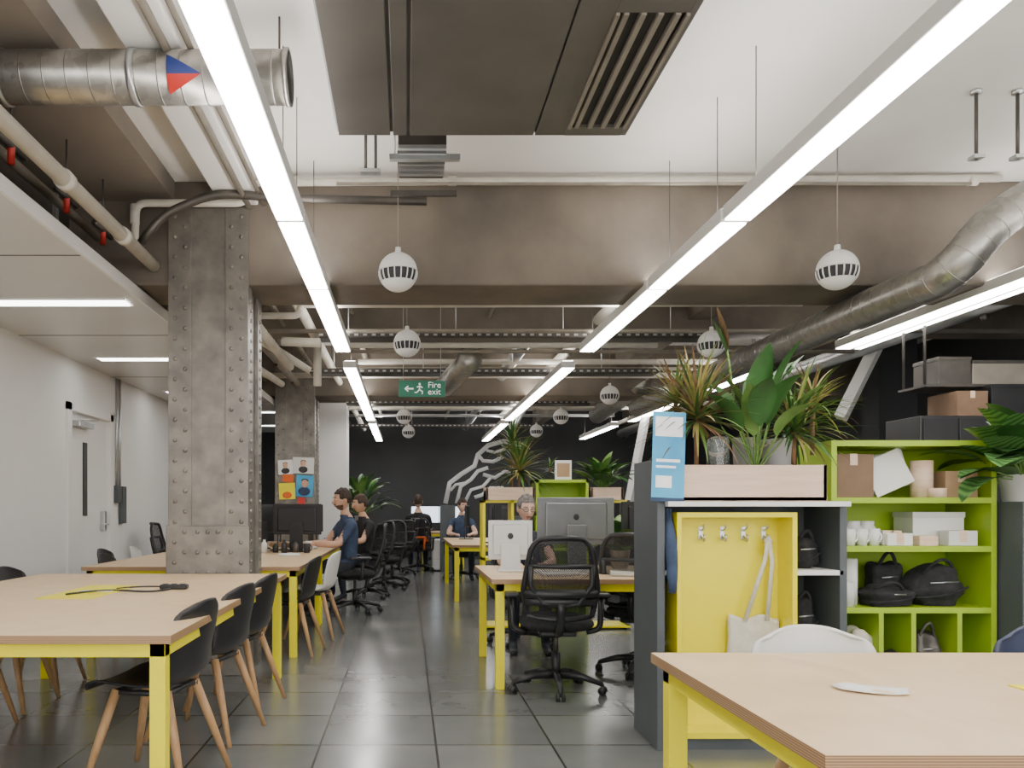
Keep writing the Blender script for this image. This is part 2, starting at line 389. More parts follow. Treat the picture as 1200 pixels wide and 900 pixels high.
for y in (4.3,5.0,5.6):
    b.tube([(-2.1,y,3.05),(-2.1,y,3.25)],.02,RED,8); b.ball((-2.1,y,3.27),.035,RED,(1,1,.5)); b.tube([(-2.1,y-.15,3.15),(-2.1,y+.15,3.15)],.022,DMET,8)
    b.tube([(-2.1,y,3.25),(-2.1,y,3.5)],.006,DMET,6)
b.obj('sprinkler_valve')
b=B(); Y=5.85
def q(u,v): return PX(u,v,Y)
pts=rounded([(X_(1172,Y),Y,q(0,209).z),(X_(292,Y),Y,q(0,214).z),(X_(288,Y),Y,q(0,238).z),(X_(160,Y),Y,q(0,238).z),(X_(158,Y),Y,q(0,283).z)],.07)
b.tube(pts,.027,PIPEW,12)
for u in (345,530,900,1140): b.tube([(X_(u,Y)-.03,Y,q(0,212).z),(X_(u,Y)+.03,Y,q(0,212).z)],.034,PIPEW,12)
b.tube([(X_(158,Y),Y,q(0,240).z),(X_(158,Y),Y,q(0,262).z)],.034,PIPEW,12)
b.obj('water_pipe')
b=B(); Y=5.75
b.tube([(4.0,Y,3.53),(2.5,Y,3.53),(-.5,Y,3.53)],.012,PIPEG,8); b.obj('conduit_pipe')
b=B(); b.tube([(-1.16,FY+.2,3.44),(-1.16,5.95,3.44)],.022,PIPEG,8); b.tube([(-1.05,FY+.2,3.46),(-1.05,5.95,3.46)],.016,PIPEG,8); b.obj('conduit_pipe')
b=B(); Y=7.0
b.tube(rounded([(X_(940,Y),Y,Z_(355,Y)),(X_(352,Y),Y,Z_(357,Y)),(X_(350,Y),Y,Z_(370,Y)),(X_(292,Y),Y,Z_(370,Y))],.06),.03,PIPEW,12); b.obj('water_pipe')
def tr(name,Y,v,u0,u1,r,m):
    b=B(); b.tube([(X_(u0,Y),Y,Z_(v,Y)),(X_(u1,Y),Y,Z_(v,Y))],r,m,10); b.obj(name)
tr('conduit_pipe',7.8,388,300,1200,.02,PIPEG); tr('water_pipe',8.6,404,410,770,.035,PIPEW); tr('conduit_pipe',8.75,412,400,1000,.02,PIPEG)
tr('water_pipe',10.5,424,420,840,.035,PIPEW); tr('water_pipe',11.5,440,300,900,.04,PIPEW); tr('conduit_pipe',11.0,432,380,900,.02,PIPEG)
tr('conduit_pipe',13.5,470,360,800,.03,PIPEG); tr('water_pipe',14.5,478,300,760,.03,PIPEW); tr('conduit_pipe',16,487,360,720,.03,ALU)
for (x,y0,y1,z,r,m) in [(-1.0,6.6,19,3.1,.05,PIPEW),(-1.35,6.6,19,3.25,.03,PIPEG),(.9,6.6,19,3.35,.03,PIPEG),(2.1,6.6,18,3.3,.06,PIPEW),(-.6,6.6,19.5,3.4,.04,PIPEG),(1.4,9.2,19.5,3.2,.08,ALU),(5.0,6.6,19,3.0,.09,ALU),(4.6,6.6,19,3.1,.04,PIPEW),(-2.1,6.6,19,3.15,.04,PIPEG),(-1.6,6.7,11.9,3.05,.05,PIPEG)]:
    b=B(); b.tube([(x,y0,z),(x,y1,z)],r,m,10)
    for k in range(4): yy=y0+.4+k*(y1-y0-1)/3; b.tube([(x,yy,z-r*1.3),(x,yy+.03,z-r*1.3)],r*.4,DMET,6); b.tube([(x,yy,z),(x,yy,CZ)],.006,DMET,6)
    b.obj('ceiling_pipe')
def tray(x0,x1,Y,z,w=.25):
    b=B(); b.box(x0,x1,Y,Y+w,z,z+.004,DMET); b.box(x0,x1,Y,Y+.004,z,z+.06,DMET); b.box(x0,x1,Y+w-.004,Y+w,z,z+.06,DMET)
    x=x0
    while x<x1: b.box(x,x+.04,Y-.002,Y,z+.02,z+.04,ALU); x+=.09
    x=x0+.3
    while x<x1: b.tube([(x,Y+.01,z),(x,Y+.01,CZ)],.005,ALU,6); x+=1.1
    b.obj('cable_tray')
tray(-.9,3.1,8.3,2.98); tray(-1.2,3.1,10.0,2.9); tray(-1.0,3,13.3,2.95); tray(-1.3,3,16.5,2.9)
b=B(); b.tube(rounded([PX(165,285,5.7),PX(190,252,5.7),PX(250,226,5.7),PX(330,232,5.75),PX(500,236,5.8)],.15),.03,DMET,12); b.obj('flexible_duct')
b=B(); 
for a_,c_ in (((300,395,8),(372,440,10.5)),((300,380,7.5),(340,430,9)),((372,400,9),(372,452,9)),((330,400,8),(375,402,8)),((296,428,9),(330,450,11))): b.tube([PX(*a_),PX(*c_)],.045,PIPEW,10)
b.obj('water_pipe')

def strip(x,segs,z=2.82,w=.155,two=False):
    b=B()
    for (y0,y1) in segs:
        b.box(x-w/2,x+w/2,y0,y1,z+.008,z+.085,WHITE,.004)
        b.box(x-w/2+.008,x+w/2-.008,y0+.012,y1-.012,z,z+.009,LAMP)
        b.box(x-w/2+.02,x+w/2-.02,y0+.02,y1-.02,z+.086,z+.092,UPADD)
        if two: b.box(x+w/2+.04,x+w*1.2,y0+.3,y1,z+.008,z+.06,WHITE); b.box(x+w/2+.045,x+w*1.2-.005,y0+.3,y1-.01,z,z+.009,LAMP)
        for yy in (y0+.25,y1-.25): b.tube([(x,yy,z+.08),(x,yy,CZ)],.003,DMET,5); 
    b.obj('linear_pendant_light')
segs=[(-2.4,0),(.03,2.2),(2.23,4.5),(4.53,5.9),(5.93,8.25)]  # piece behind the camera is unseen, added to light the room
strip(-.65,segs); strip(1.83,segs)
for x in (-.65,1.83):
    strip(x,[(9.2,14.6)]); strip(x,[(15.2,19)])
strip(4.35,[(-2,1.5),(1.6,4.8),(4.83,8.1)],two=True); strip(4.1,[(9.3,11.2)]); strip(4.1,[(12.3,14.8)]); strip(4.0,[(15.6,18.5)])
strip(6.3,[(-2,1.5),(1.6,4.8)])  # unseen extra row, added to light the room
def speaker_mesh():
    b=B(); r=.13
    def arc(a0,a1,rr,n=8): return [(rr*math.cos(R(a0+(a1-a0)*i/n)),rr*math.sin(R(a0+(a1-a0)*i/n))) for i in range(n+1)]
    b.lathe(arc(90,2,r,12),WHITE,seg=32); b.lathe(arc(2,-30,r*.93,4),SOCK,seg=32); b.lathe(arc(-30,-90,r,10),WHITE,seg=32)
    b.lathe([(r*.9,r*.035),(r*.99,r*.034)],WHITE,seg=32); b.lathe([(r*.80,-r*.5),(r*.868,-r*.499)],WHITE,seg=32)
    for k in range(18):
        a=2*math.pi*k/18; 
        pts=[(r*.985*math.cos(R(e))*math.cos(a),r*.985*math.cos(R(e))*math.sin(a),r*.985*math.sin(R(e))) for e in (3,-8,-18,-31)]
        b.tube(pts,.005,WHITE,6)
    b.lathe([(0,.165),(.018,.165),(.022,.12)],WHITE,seg=12)
    b.tube([(0,0,.16),(0,0,CZ-2.8)],.004,PIPEG,6)
    b.lathe([(0,CZ-2.8-.04),(.03,CZ-2.8-.03),(.035,CZ-2.8)],WHITE,seg=12)
    return b
sp=speaker_mesh().obj('pendant_speaker',(-.06,5.4,2.8)); me=sp.data
for x,y in ((2.84,5.35),(0,7.72),(2.91,7.75),(2.8,11.2),(-.05,13.8),(2.62,13.8),(.03,16.5),(2.6,16.3)): place('pendant_speaker',me,(x,y,2.8))
# fire exit sign
b=B(); Y=8.6; p=PX(467,465,Y); q2=PX(522,446,Y)
b.box(p.x,q2.x,Y,Y+.03,p.z,q2.z,GREEN,.003)
for x in (p.x+.05,q2.x-.05): b.tube([(x,Y+.015,q2.z),(x,Y+.015,CZ)],.004,ALU,6)
zc=(p.z+q2.z)/2; ax=p.x+.07
b.box(ax,ax+.09,Y-.003,Y,zc-.008,zc+.008,SIGNW); b.box(ax-.005,ax+.045,Y-.003,Y,zc-.006,zc+.006,SIGNW,T=Matrix.Translation((ax,Y,zc))@Matrix.Rotation(R(40),4,'Y')@Matrix.Translation((-ax,-Y,-zc))); b.box(ax-.005,ax+.045,Y-.003,Y,zc-.006,zc+.006,SIGNW,T=Matrix.Translation((ax,Y,zc))@Matrix.Rotation(R(-40),4,'Y')@Matrix.Translation((-ax,-Y,-zc)))
rx=p.x+.225; b.ball((rx,Y-.002,zc+.05),.012,SIGNW,(1,.2,1),10,6)
for s_ in (((0,.03),(-.005,-.01)),((-.005,-.01),(.03,-.03)),((.03,-.03),(.025,-.06)),((-.005,-.01),(-.03,-.04)),((-.03,-.04),(-.055,-.04)),((0,.03),(.03,.01)),((0,.03),(-.03,.015))):
    b.tube([(rx+s_[0][0],Y-.002,zc+s_[0][1]),(rx+s_[1][0],Y-.002,zc+s_[1][1])],.007,SIGNW,6)
sgn=b.obj('fire_exit_sign')
cu=bpy.data.curves.new('sign_lettering','FONT'); cu.body='Fire\nexit'; cu.size=.09; cu.extrude=.001; cu.materials.append(SIGNW); cu.space_line=.8
o=bpy.data.objects.new('sign_lettering',cu); o.location=(p.x+.31,Y-.004,zc+.01); o.rotation_euler=(R(90),0,0); bpy.context.scene.collection.objects.link(o); o.parent=sgn

# ---------------- tables ----------------
def table(name,x0,x1,y0,y1,flap=None,h=.75):
    b=B(); t=.032
    b.box(x0,x1,y0,y1,h-t,h-.001,PLYE); b.box(x0+.001,x1-.001,y0+.001,y1-.001,h-.002,h,PLY)
    i=.03; L=.06
    for xa in (x0+i,x1-i-L):
        b.box(xa,xa+L,y0+i,y1-i,h-t-.055,h-t,YEL,.003)
        for ya in (y0+i,y1-i-L): b.box(xa,xa+L,ya,ya+L,0,h-t,YEL,.003)
    for ya in (y0+i,y1-i-L): b.box(x0+i,x1-i,ya,ya+L,h-t-.055,h-t,YEL,.003)
    if flap:
        fx,fy,w,l=flap; b.box(fx,fx+w,fy,fy+l,h,h+.004,YEL,.001); b.box(fx+w*.3,fx+w*.9,fy+l*.45,fy+l*.55,h+.004,h+.006,GREYP)
    return b
table('t',-2.67,-.88,3.02,5.92,(-1.95,4.25,.3,.75)).obj('work_table')
table('t',-2.67,-.88,6.64,8.6).obj('work_table'); table('t',-2.67,-.88,8.62,11.9).obj('work_table')
table('t',.80,2.9,1.55,2.66,(1.6,2.04,.9,.12)).obj('work_table')
table('t',.57,2.3,5.45,6.8).obj('work_table'); table('t',.60,2.3,10.7,13.5).obj('work_table')
table('t',.3,1.2,16.6,17.8).obj('work_table')
b=B(); b.tube(bez((-1.85,4.4,.76),(-1.75,4.75,.757),(-1.55,4.6,.757),8)+bez((-1.5,4.58,.757),(-1.4,4.55,.757),(-1.38,4.78,.757),6),.006,RUB,6)
b.tube(bez((-1.7,4.75,.757),(-1.6,4.95,.757),(-1.42,4.84,.757),8),.005,RUB,6)
b.box(-1.45,-1.29,4.74,4.80,.752,.78,BLK,.008)
for k in range(3): b.lathe([(0,.0),(.018,0),(.018,.003)],DGREY,(-1.42+k*.05,4.77,.78),12)
b.obj('power_cable')
b=B()
def f(u,v):
    a=u*.16; w=.11*math.sin(math.pi*min(1,max(0.04,u)))**.4
    return Vector((1.12+a,2.12+(v-.5)*w-u*.05,.757+.012*math.sin(u*7)*math.sin(v*3)))
b.surf(f,10,5,WHITE,.002); b.obj('paper_napkin')

# ---------------- shell chair ----------------
def shell_chair(m,wood=True):
    b=B()
    prof=[(-.235,.430),(-.215,.448),(-.16,.452),(-.08,.445),(0,.438),(.08,.437),(.14,.448),(.185,.48),(.21,.54),(.225,.61),(.24,.68),(.252,.74),(.262,.79),(.268,.825)]
    n=len(prof)-1
    def fn(u,v):
        t=u*n; i=min(int(t),n-1); f=t-i
        y=prof[i][0]*(1-f)+prof[i+1][0]*f; z=prof[i][1]*(1-f)+prof[i+1][1]*f
        s=(v-.5)*2
        w=.225
        if u<.15: w=.225*(.80+.20*math.sin(u/.15*math.pi/2))
        if u>.5: w=.225-.012*(u-.5)/.5
        if u>.78: 
            k=(u-.78)/.22; w*=(1-k**3*.35); z-=.03*abs(s)**3*k*k; 
        sb=min(1,max(0,(u-.42)/.25)); sb=sb*sb*(3-2*sb)
        z+=.028*s*s*(1-sb)*min(1,u/.15); y-=.055*s*s*sb
        if .4<u<.8: z+=.018*s*s*math.sin((u-.4)/.4*math.pi)
        return Vector((s*w,y,z))
    b.surf(fn,44,14,m,.010)
    if wood:
        for sx in (-1,1):
            for (ty,by) in ((-.12,-.23),(.12,.25)):
                top=Vector((sx*.13,ty,.43)); bot=Vector((sx*.225,by,0)); b.tube([top,top*.6+bot*.4,bot],[.021,.02,.012],OAK,10)
            b.tube([(sx*.13,-.14,.42),(sx*.13,.14,.42)],.014,BLK,8)
        b.tube([(-.14,-.12,.42),(.14,-.12,.42)],.014,BLK,8); b.tube([(-.14,.12,.42),(.14,.12,.42)],.014,BLK,8)
    return b
o=shell_chair(BLK).obj('dining_chair',(-1.13,3.66,0),R(-102)); CH=o.data
for x,y,r in ((-1.1,4.42,-103),(-1.08,5.08,-100),(-2.45,4.4,92),(-2.5,5.05,88),(-2.55,5.62,90),(-1.0,6.95,-98),(-2.5,7.3,90),(-2.85,8.2,90)):
    place('dining_chair',CH,(x,y,0),R(r))
o=shell_chair(GREYP).obj('pale_dining_chair',(-.90,7.8,0),R(-98)); CP=o.data
place('pale_dining_chair',CP,(-2.7,8.7,0),R(95)); 
place('pale_dining_chair',CP,(1.37,2.52,0),R(2))
BLU=mat('chair_navy',(.03,.04,.08),.4); o=shell_chair(BLU).obj('dining_chair',(2.18,2.52,0),R(3))

# ---------------- office chair ----------------
def office_chair(accent=None):
    b=B()
    for k in range(5):
        a=2*math.pi*k/5+.3; d=Vector((math.cos(a),math.sin(a),0))
        b.tube([Vector((0,0,.115)),d*.17+Vector((0,0,.11)),d*.31+Vector((0,0,.07))],[.03,.024,.017],BLK,8)
        c=d*.31; t=Vector((-d.y,d.x,0))
        for s in (-1,1): b.tube([c+t*s*.008+Vector((0,0,.028)),c+t*s*.028+Vector((0,0,.028))],.028,BLK,14)
        b.tube([c+Vector((0,0,.03)),c+Vector((0,0,.075))],.01,BLK,8)
    b.tube([(0,0,.08),(0,0,.26)],.03,BLK,14); b.tube([(0,0,.26),(0,0,.40)],.018,DMET,12)
    b.box(-.12,.12,-.13,.15,.385,.42,BLK,.012)
    def sf(co): return Vector((math.copysign(abs(co.x)**.55,co.x),math.copysign(abs(co.y)**.55,co.y),co.z))
    b.ball((0,-.02,.465),.25,BLKF,(.98,.96,.22),24,12,sf)
    b.tube(bez((0,.12,.41),(0,.30,.40),(0,.30,.62),8),[.028]*9,BLK,8)
    def bp(s,t):
        w=.235-.05*abs(t-.35)**1.2*1.8
        if t>.85: w*=1-.25*((t-.85)/.15)**2
        z=.53+t*.50; y=.27+.05*math.sin(t*2.2-.5)+t*.06-.05*s*s
        return Vector((s*w,y,z))
    outer=[bp(-1,i/14) for i in range(15)]; 
    top=[bp(-1+2*i/8,1)+Vector((0,0,.012*math.sin(math.pi*i/8))) for i in range(1,8)]
    right=[bp(1,1-i/14) for i in range(15)]; bot=[bp(1-2*i/8,0)-Vector((0,0,.02*math.sin(math.pi*i/8))) for i in range(1,9)]
    b.tube(outer+top+right+bot,.018,BLK,8,cap=False)
    b.surf(lambda u,v:bp(-1+2*v,u),16,10,MESHM)
    for t,rr in ((.66,.014),(.30,.03),(.2,.03)): b.tube([bp(-.97+1.94*i/8,t)+Vector((0,.012,0)) for i in range(9)],rr,BLK,8,flat=1)
    b.tube([(0,.30,.60),bp(-.5,.18)+Vector((0,.03,0)),bp(-.85,.42)+Vector((0,.02,0)),bp(-.9,.66)+Vector((0,.015,0))],.018,BLK,8); b.tube([(0,.30,.60),bp(.5,.18)+Vector((0,.03,0)),bp(.85,.42)+Vector((0,.02,0)),bp(.9,.66)+Vector((0,.015,0))],.018,BLK,8)
    for s in (-1,1):
        b.tube(rounded([(s*.2,.02,.40),(s*.29,.02,.42),(s*.3,.03,.64)],.06),.02,BLK,8)
        b.box(s*.30-.045,s*.30+.045,-.13,.13,.64,.67,BLK,.012)
    if accent:
        b.tube([bp(-.8,.15)+Vector((0,.04,0)),bp(-.55,.3)+Vector((0,.05,0)),bp(.55,.3)+Vector((0,.05,0)),bp(.8,.15)+Vector((0,.04,0))],.022,accent,8)
        b.tube([bp(-.55,.3)+Vector((0,.05,0)),bp(-.5,.02)+Vector((0,.05,-.1))],.02,accent,8); b.tube([bp(.55,.3)+Vector((0,.05,0)),bp(.5,.02)+Vector((0,.05,-.1))],.02,accent,8)
    return b
o=office_chair().obj('office_chair',(1.0,5.45,0),R(176)); OC=o.data
for x,y,r in ((-.62,9.62,-74),(-.55,11.2,-60),(1.75,6.05,150),(1.06,7.35,5),(-.25,13.2,-130),(-.15,15.2,-100),(.95,14.2,0),(1.5,9.9,180),(-2.9,10.4,90),(.62,18.3,0),(-.35,12.3,-30)):
    place('office_chair',OC,(x,y,0),R(r))
office_chair(ORANGE).obj('office_chair',(.22,16.0,0),R(180))

# ---------------- monitors ----------------
def monitor(w,h,back,zc=.42,stand=ALU,screen=SCRD,logo=None):
    b=B(); z0=zc-h/2
    b.box(-w/2,w/2,-.012,.010,z0,z0+h,back,.005); b.box(-w/2+.012,w/2-.012,-.0135,-.011,z0+.012,z0+h-.012,screen)
    b.box(-w*.4,w*.4,.008,.022,z0+h*.1,z0+h*.9,back,.012)
    b.box(-.075,.075,.03,.042,.01,zc-.03,stand,.004); b.box(-.10,.10,-.10,.12,0,.012,stand,.004)
    if logo: b.ball((0,.023,zc+.03),.022,logo,(1,.15,1.1),12,8)
    return b
SIL=mat('silver_case',(.62,.62,.61),.4,.1,var=.02); GRY=mat('grey_case',(.20,.21,.22),.35,.5,var=.05)
monitor(.335,.30,SIL,.235,SIL,logo=BLK).obj('desktop_computer',(.79,6.2,.752),R(176))
monitor(.60,.36,GRY,.38,GRY,logo=BLK).obj('desktop_monitor',(1.30,6.25,.752),R(184))
mo=monitor(.55,.34,BLK,.36,BLK).obj('desktop_monitor',(-1.45,9.3,.752),R(100)); MO=mo.data
for x,y,r in ((-1.3,9.9,75),(-1.75,8.95,-80),(-1.75,9.7,200),(-1.5,10.9,95),(-1.22,9.0,172),(1.2,11.4,90),(1.5,12.3,95),(-1.8,11.3,-85),(1.95,6.4,190),(.95,12.8,80),(-1.2,10.4,120),(-1.25,11.5,100)):
    place('desktop_monitor',MO,(x,y,.752),R(r))
ms=monitor(.6,.36,BLK,.36,BLK,screen=SCR).obj('desktop_monitor',(.38,17.1,.752),0)
place('desktop_monitor',ms.data,(.95,17.1,.752),R(-5))
def cup(x,y,z,m,r=.04,h=.1):
    b=B(); b.lathe([(0,0),(r*.8,0),(r,h),(r*.9,h),(r*.72,.01),(0,.01)],m,seg=20)
    b.tube(bez((r*.9,0,h*.8),(r*1.9,0,h*.5),(r*.85,0,h*.2),6),.006,m,6); b.obj('coffee_mug',(x,y,z))
for a in ((-1.15,9.45,.752,WHITE),(-1.05,10.6,.752,BLUE),(1.95,5.8,.752,BLK),(-1.08,8.75,.752,BLK)): cup(*a)
def paperpile(x,y,z,w,d,h,m,r=0,name='paper_stack'):
    b=B(); n=max(3,int(h/.008))
    for i in range(n):
        o=random.uniform(-.008,.008); b.box(-w/2+o,w/2+o,-d/2-o,d/2-o,i*h/n,(i+.85)*h/n,m)
    b.obj(name,(x,y,z),R(r))
for a in ((1.1,5.75,.752,.3,.22,.02,WHITE,10),(1.6,5.75,.752,.3,.22,.03,GREYP,-12),(-1.2,8.3,.752,.21,.3,.015,WHITE,8),(-1.6,10.2,.752,.21,.3,.05,CARD,20)): paperpile(*a)
b=B()
for i,(dx,dy,hh,m) in enumerate(((0,0,.14,WHITE),(.12,.02,.10,BLK),(.22,-.02,.14,BLK),(.34,0,.12,DMET))):
    b.lathe([(0,0),(.032,0),(.034,hh*.7),(.014,hh*.85),(.014,hh),(0,hh)],m,(dx,dy,0),14)
b.obj('desk_bottles',(-1.55,8.8,.752))
for x,y,r in ((1.15,6.0,0),(-1.15,9.75,90),(-1.15,10.9,90)):
    b=B(); b.box(-.21,.21,-.06,.06,0,.015,GREYP,.004)
    for i in range(12):
        for j in range(4): b.box(-.2+i*.034,-.172+i*.034,-.052+j*.027,-.03+j*.027,.015,.019,WHITE)
    b.obj('keyboard',(x,y,.752),R(r))
b=B(); b.box(-.25,.25,-.3,.3,.02,.62,WHITE,.01)
for i in range(3): b.box(-.24,.24,-.315,-.30,.04+i*.195,.215+i*.195,WHITE,.006); b.box(-.06,.06,-.33,-.315,.17+i*.195,.18+i*.195,ALU)
for s in (-1,1):
    for t in (-1,1): b.tube([(s*.2,t*.25,0),(s*.2,t*.25,.03)],.02,BLK,8)
b.obj('drawer_pedestal',(.75,16.3,0))

# ---------------- leaves / plants ----------------
def leaf(b,base,az,L,w,e0,droop,m,n=9,prof='strap',fold=.25,stem=0):
    p=Vector(base); e=e0; vs=[];fs=[]
    hd=Vector((math.cos(az),math.sin(az),0)); side=Vector((-math.sin(az),math.cos(az),0))
    if stem:
        pts=[p.copy()]; 
        for i in range(4): p=p+(hd*math.cos(e0)+Vector((0,0,1))*math.sin(e0))*stem/4; pts.append(p.copy())
        b.tube(pts,.004 if L<.5 else .006,LEAFL if m!=LEAFD else LEAFD,5)
    for i in range(n+1):
        t=i/n
        if prof=='strap': ww=w*min(1,t*6+.5)*(1-t**2.2)+.0008
        else: ww=w*math.sin(math.pi*(t**.75))**.8+.0008
        up=-hd*math.sin(e)+Vector((0,0,1))*math.cos(e)
        vs+=[p-side*ww+up*ww*fold,p.copy(),p+side*ww+up*ww*fold]
        p=p+(hd*math.cos(e)+Vector((0,0,1))*math.sin(e))*L/n; e-=droop/n
    for i in range(n):
        a=i*3; fs+=[(a,a+1,a+4,a+3),(a+1,a+2,a+5,a+4)]
    b.add(vs,fs,m,True)
def dracaena(b,c,n,L,w=.012,mats=(LEAF,LEAFL,LEAFY),trunk=.15,e0=-15,e1=85,dr=(.3,1.1)):
    c=Vector(c); b.tube([c-Vector((0,0,trunk)),c],.012,LEAFD,8)
    for i in range(n):
        az=i*2.399+random.uniform(-.2,.2); t=i/n
        leaf(b,c+Vector((0,0,-.05+.06*t)),az,L*random.uniform(.75,1.1),w,R(e0+(e1-e0)*t)+random.uniform(-.15,.15),random.uniform(*dr),random.choice(mats),prof='strap')
def broad(b,c,n,L,w,mats=(LEAF,LEAFL),stem=.12,e=(30,85),droop=(.5,1.4)):
    for i in range(n):
        az=i*2.399+random.uniform(-.3,.3)
        leaf(b,c,az,L*random.uniform(.7,1.1),w*random.uniform(.8,1.1),R(random.uniform(*e)),random.uniform(*droop),random.choice(mats),prof='broad',stem=stem*random.uniform(.6,1.3))
def pot(b,c,r,h,m):
    b.lathe([(0,0),(r*.8,0),(r,h),(r*1.03,h),(r*.92,h-.005),(r*.9,h-.03),(0,h-.03)],m,c,20); b.lathe([(0,0),(r*.9,0)],SOIL,(c[0],c[1],c[2]+h-.025),20)

# ---------------- shelving run ----------------
b=B()
b.box(1.265,1.305,4.10,4.52,0,1.475,DGREY,.003)
b.box(3.13,3.16,4.12,4.5,0,1.26,DGREY,.003); b.box(4.6,4.64,4.12,4.5,0,1.30,DGREY,.003)
for z in (.08,.50,.885,1.235):
    b.box(1.305,2.235,4.29,4.5,z,z+.025,WHITE,.002); b.box(3.16,4.6,4.12,4.5,z,z+.025,WHITE,.002)
b.box(1.305,2.22,4.05,4.29,1.235,1.26,WHITE,.002); b.box(1.98,2.22,4.12,4.29,.885,.91,WHITE,.002); b.box(1.98,2.22,4.12,4.29,.50,.525,WHITE,.002)
b.box(2.2,2.236,4.12,4.5,0,1.235,DGREY)
b.box(1.305,1.366,4.12,4.29,.885,.91,WHITE)
b.box(1.305,2.2,4.495,4.51,0,1.235,DGREY); b.box(3.16,4.6,4.495,4.51,0,1.26,DGREY)
b.obj('shelving_unit')
b=B(); yf=4.10; yb=4.28
b.box(1.366,1.39,yf,yb,.06,1.205,YEL,.002); b.box(1.95,1.975,yf,yb,.06,1.205,YEL,.002)
b.box(1.39,1.95,yf,yb,1.18,1.205,YEL); b.box(1.39,1.95,yf,yb,.06,.09,YEL); b.box(1.39,1.95,yb-.015,yb,.09,1.18,YEL)
b.box(1.37,1.97,yf+.02,yb,0,.06,DGREY)
for u in (822,847,872,896):
    x=X_(u,4.25); b.box(x-.012,x+.012,yb-.022,yb-.015,1.06,1.13,ALU,.002)
    b.tube(bez((x,yb-.02,1.08),(x,yb-.08,1.03),(x,yb-.07,1.09),6),.006,ALU,8); b.tube(bez((x,yb-.02,1.11),(x,yb-.06,1.11),(x,yb-.07,1.14),6),.005,ALU,8)
b.obj('coat_cabinet')
b=B(); bx=X_(886,4.2); hookx=X_(896,4.25)
def f(u,v):
    s=(v-.5)*2; z=.66-u*.30; w=.125+.012*math.sin(u*3)
    return Vector((bx+s*w+.004*math.sin(u*9+s*2),4.225-.012*math.sin(math.pi*u)*(1-s*s)-.006*math.sin(s*7+u*3)*(.3+u),z+.012*math.sin(s*5)*(1-u)))
b.surf(f,14,18,CLOTH,.004)
def f2(u,v):
    p=f(u,v); p.y+=.014; return p
b.surf(f2,14,18,CLOTH,.003)
for s,dy in ((-.055,-.004),(.07,.004)):
    pts=[Vector((hookx,4.205,1.075)),Vector((hookx+s*.35,4.21+dy,.95)),Vector((bx+s*.95,4.215+dy,.64))]
    b.tube(pts,.004,CLOTH,8,flat=3.0)
b.tube([(hookx-.02,4.21,1.05),(hookx,4.205,1.083),(hookx+.02,4.21,1.05)],.008,CLOTH,6)
b.obj('tote_bag')
b=B(); gx0,gx1,gf,gb=2.24,3.115,4.28,4.66; T=.03
zs=[Z_(583,gf),Z_(640,gf),Z_(712,gf)]
b.box(gx0,gx0+T,gf,gb,.05,1.585,LIME,.002); b.box(gx1-T,gx1,gf,gb,.05,1.585,LIME,.002); b.box(gx0+T,gx1-T,gf,gb,1.555,1.585,LIME)
for z in zs: b.box(gx0+T,gx1-T,gf,gb,z-.03,z,LIME)
b.box(gx0+T,gx1-T,gf,gb,.30,.33,LIME); b.box(gx0+T,gx1-T,gf,gb,.05,.08,LIME)
b.box(gx0+T,gx1-T,gb-.012,gb,.08,1.555,LIME)
for u in (1030,1068,1122): x=X_(u,gf); b.box(x,x+.025,gf,gb,.33,zs[2]-.03,LIME)
b.obj('green_bookshelf')
z1,z2,z3=zs
def cbox(name,u0,u1,v0,z,Y,d,m,lid=None,rot=0):
    x0,x1=X_(u0,Y),X_(u1,Y); h=Z_(v0,Y)-z; b=B(); w=x1-x0
    b.box(-w/2,w/2,0,d,0,h,m,.003)
    if lid: b.box(-w/2-.004,w/2+.004,-.004,d+.004,h-.03,h,lid,.002)
    else: b.box(-.02,.02,-.001,d,h-.0005,h+.001,PINE); b.box(-.02,.02,-.0015,0,h-.06,h,PINE)
    b.obj(name,((x0+x1)/2,Y,z),R(rot))
cbox('cardboard_box',977,1024,532,z1,4.33,.25,CARDD); cbox('cardboard_box',1108,1146,552,z1,4.36,.22,CARD)
b=B()
for i in range(5): 
    b.box(-.12+i*.004,.10+i*.004,0,.012,0,.2,(WHITE,GREYP)[i%2],.001,T=Matrix.Translation((0,i*.016,0))@Matrix.Rotation(R(-24+i*3),4,'Y')@Matrix.Rotation(R(-8),4,'X'))
b.obj('magazine_stack',(X_(1050,4.4),4.38,z1+.05))
def roll(name,u,z,h,r,m,Y=4.4):
    b=B(); b.lathe([(r*.4,0),(r,0),(r,h),(r*.4,h),(r*.4,0)],m,seg=24); b.obj(name,(X_(u,Y),Y,z))
roll('paper_roll',1080,z1,.2,.055,PINE); roll('tape_roll',1098,z1,.05,.045,PINE,4.33)
for i,u in enumerate((982,996,1010,1024)): cup(X_(u,4.36),4.36,z2,WHITE,.03,.09)
for i,u in enumerate((984,1000,1016)): cup(X_(u,4.46),4.46,z2,WHITE,.035,.13)
for i,u in enumerate((1040,1052)): cbox('small_box',u-5,u+5,622,z2,4.36,.08,(WHITE,PINE)[i%2])
cbox('storage_box',1070,1130,600,z2,4.42,.18,WHITE,GREYP); cbox('small_box',1040,1070,625,z2,4.33,.08,WHITE); cbox('small_box',1112,1146,622,z2,4.31,.08,GREYP); cbox('small_box',1078,1100,628,z2,4.31,.07,PINE)
for u,z in ((984,z3),(999,z3)):
    roll('paper_cups',u-2,z,.25,.033,WHITE,4.42); roll('paper_cups',u-6,z,.13,.033,GREYP,4.34)
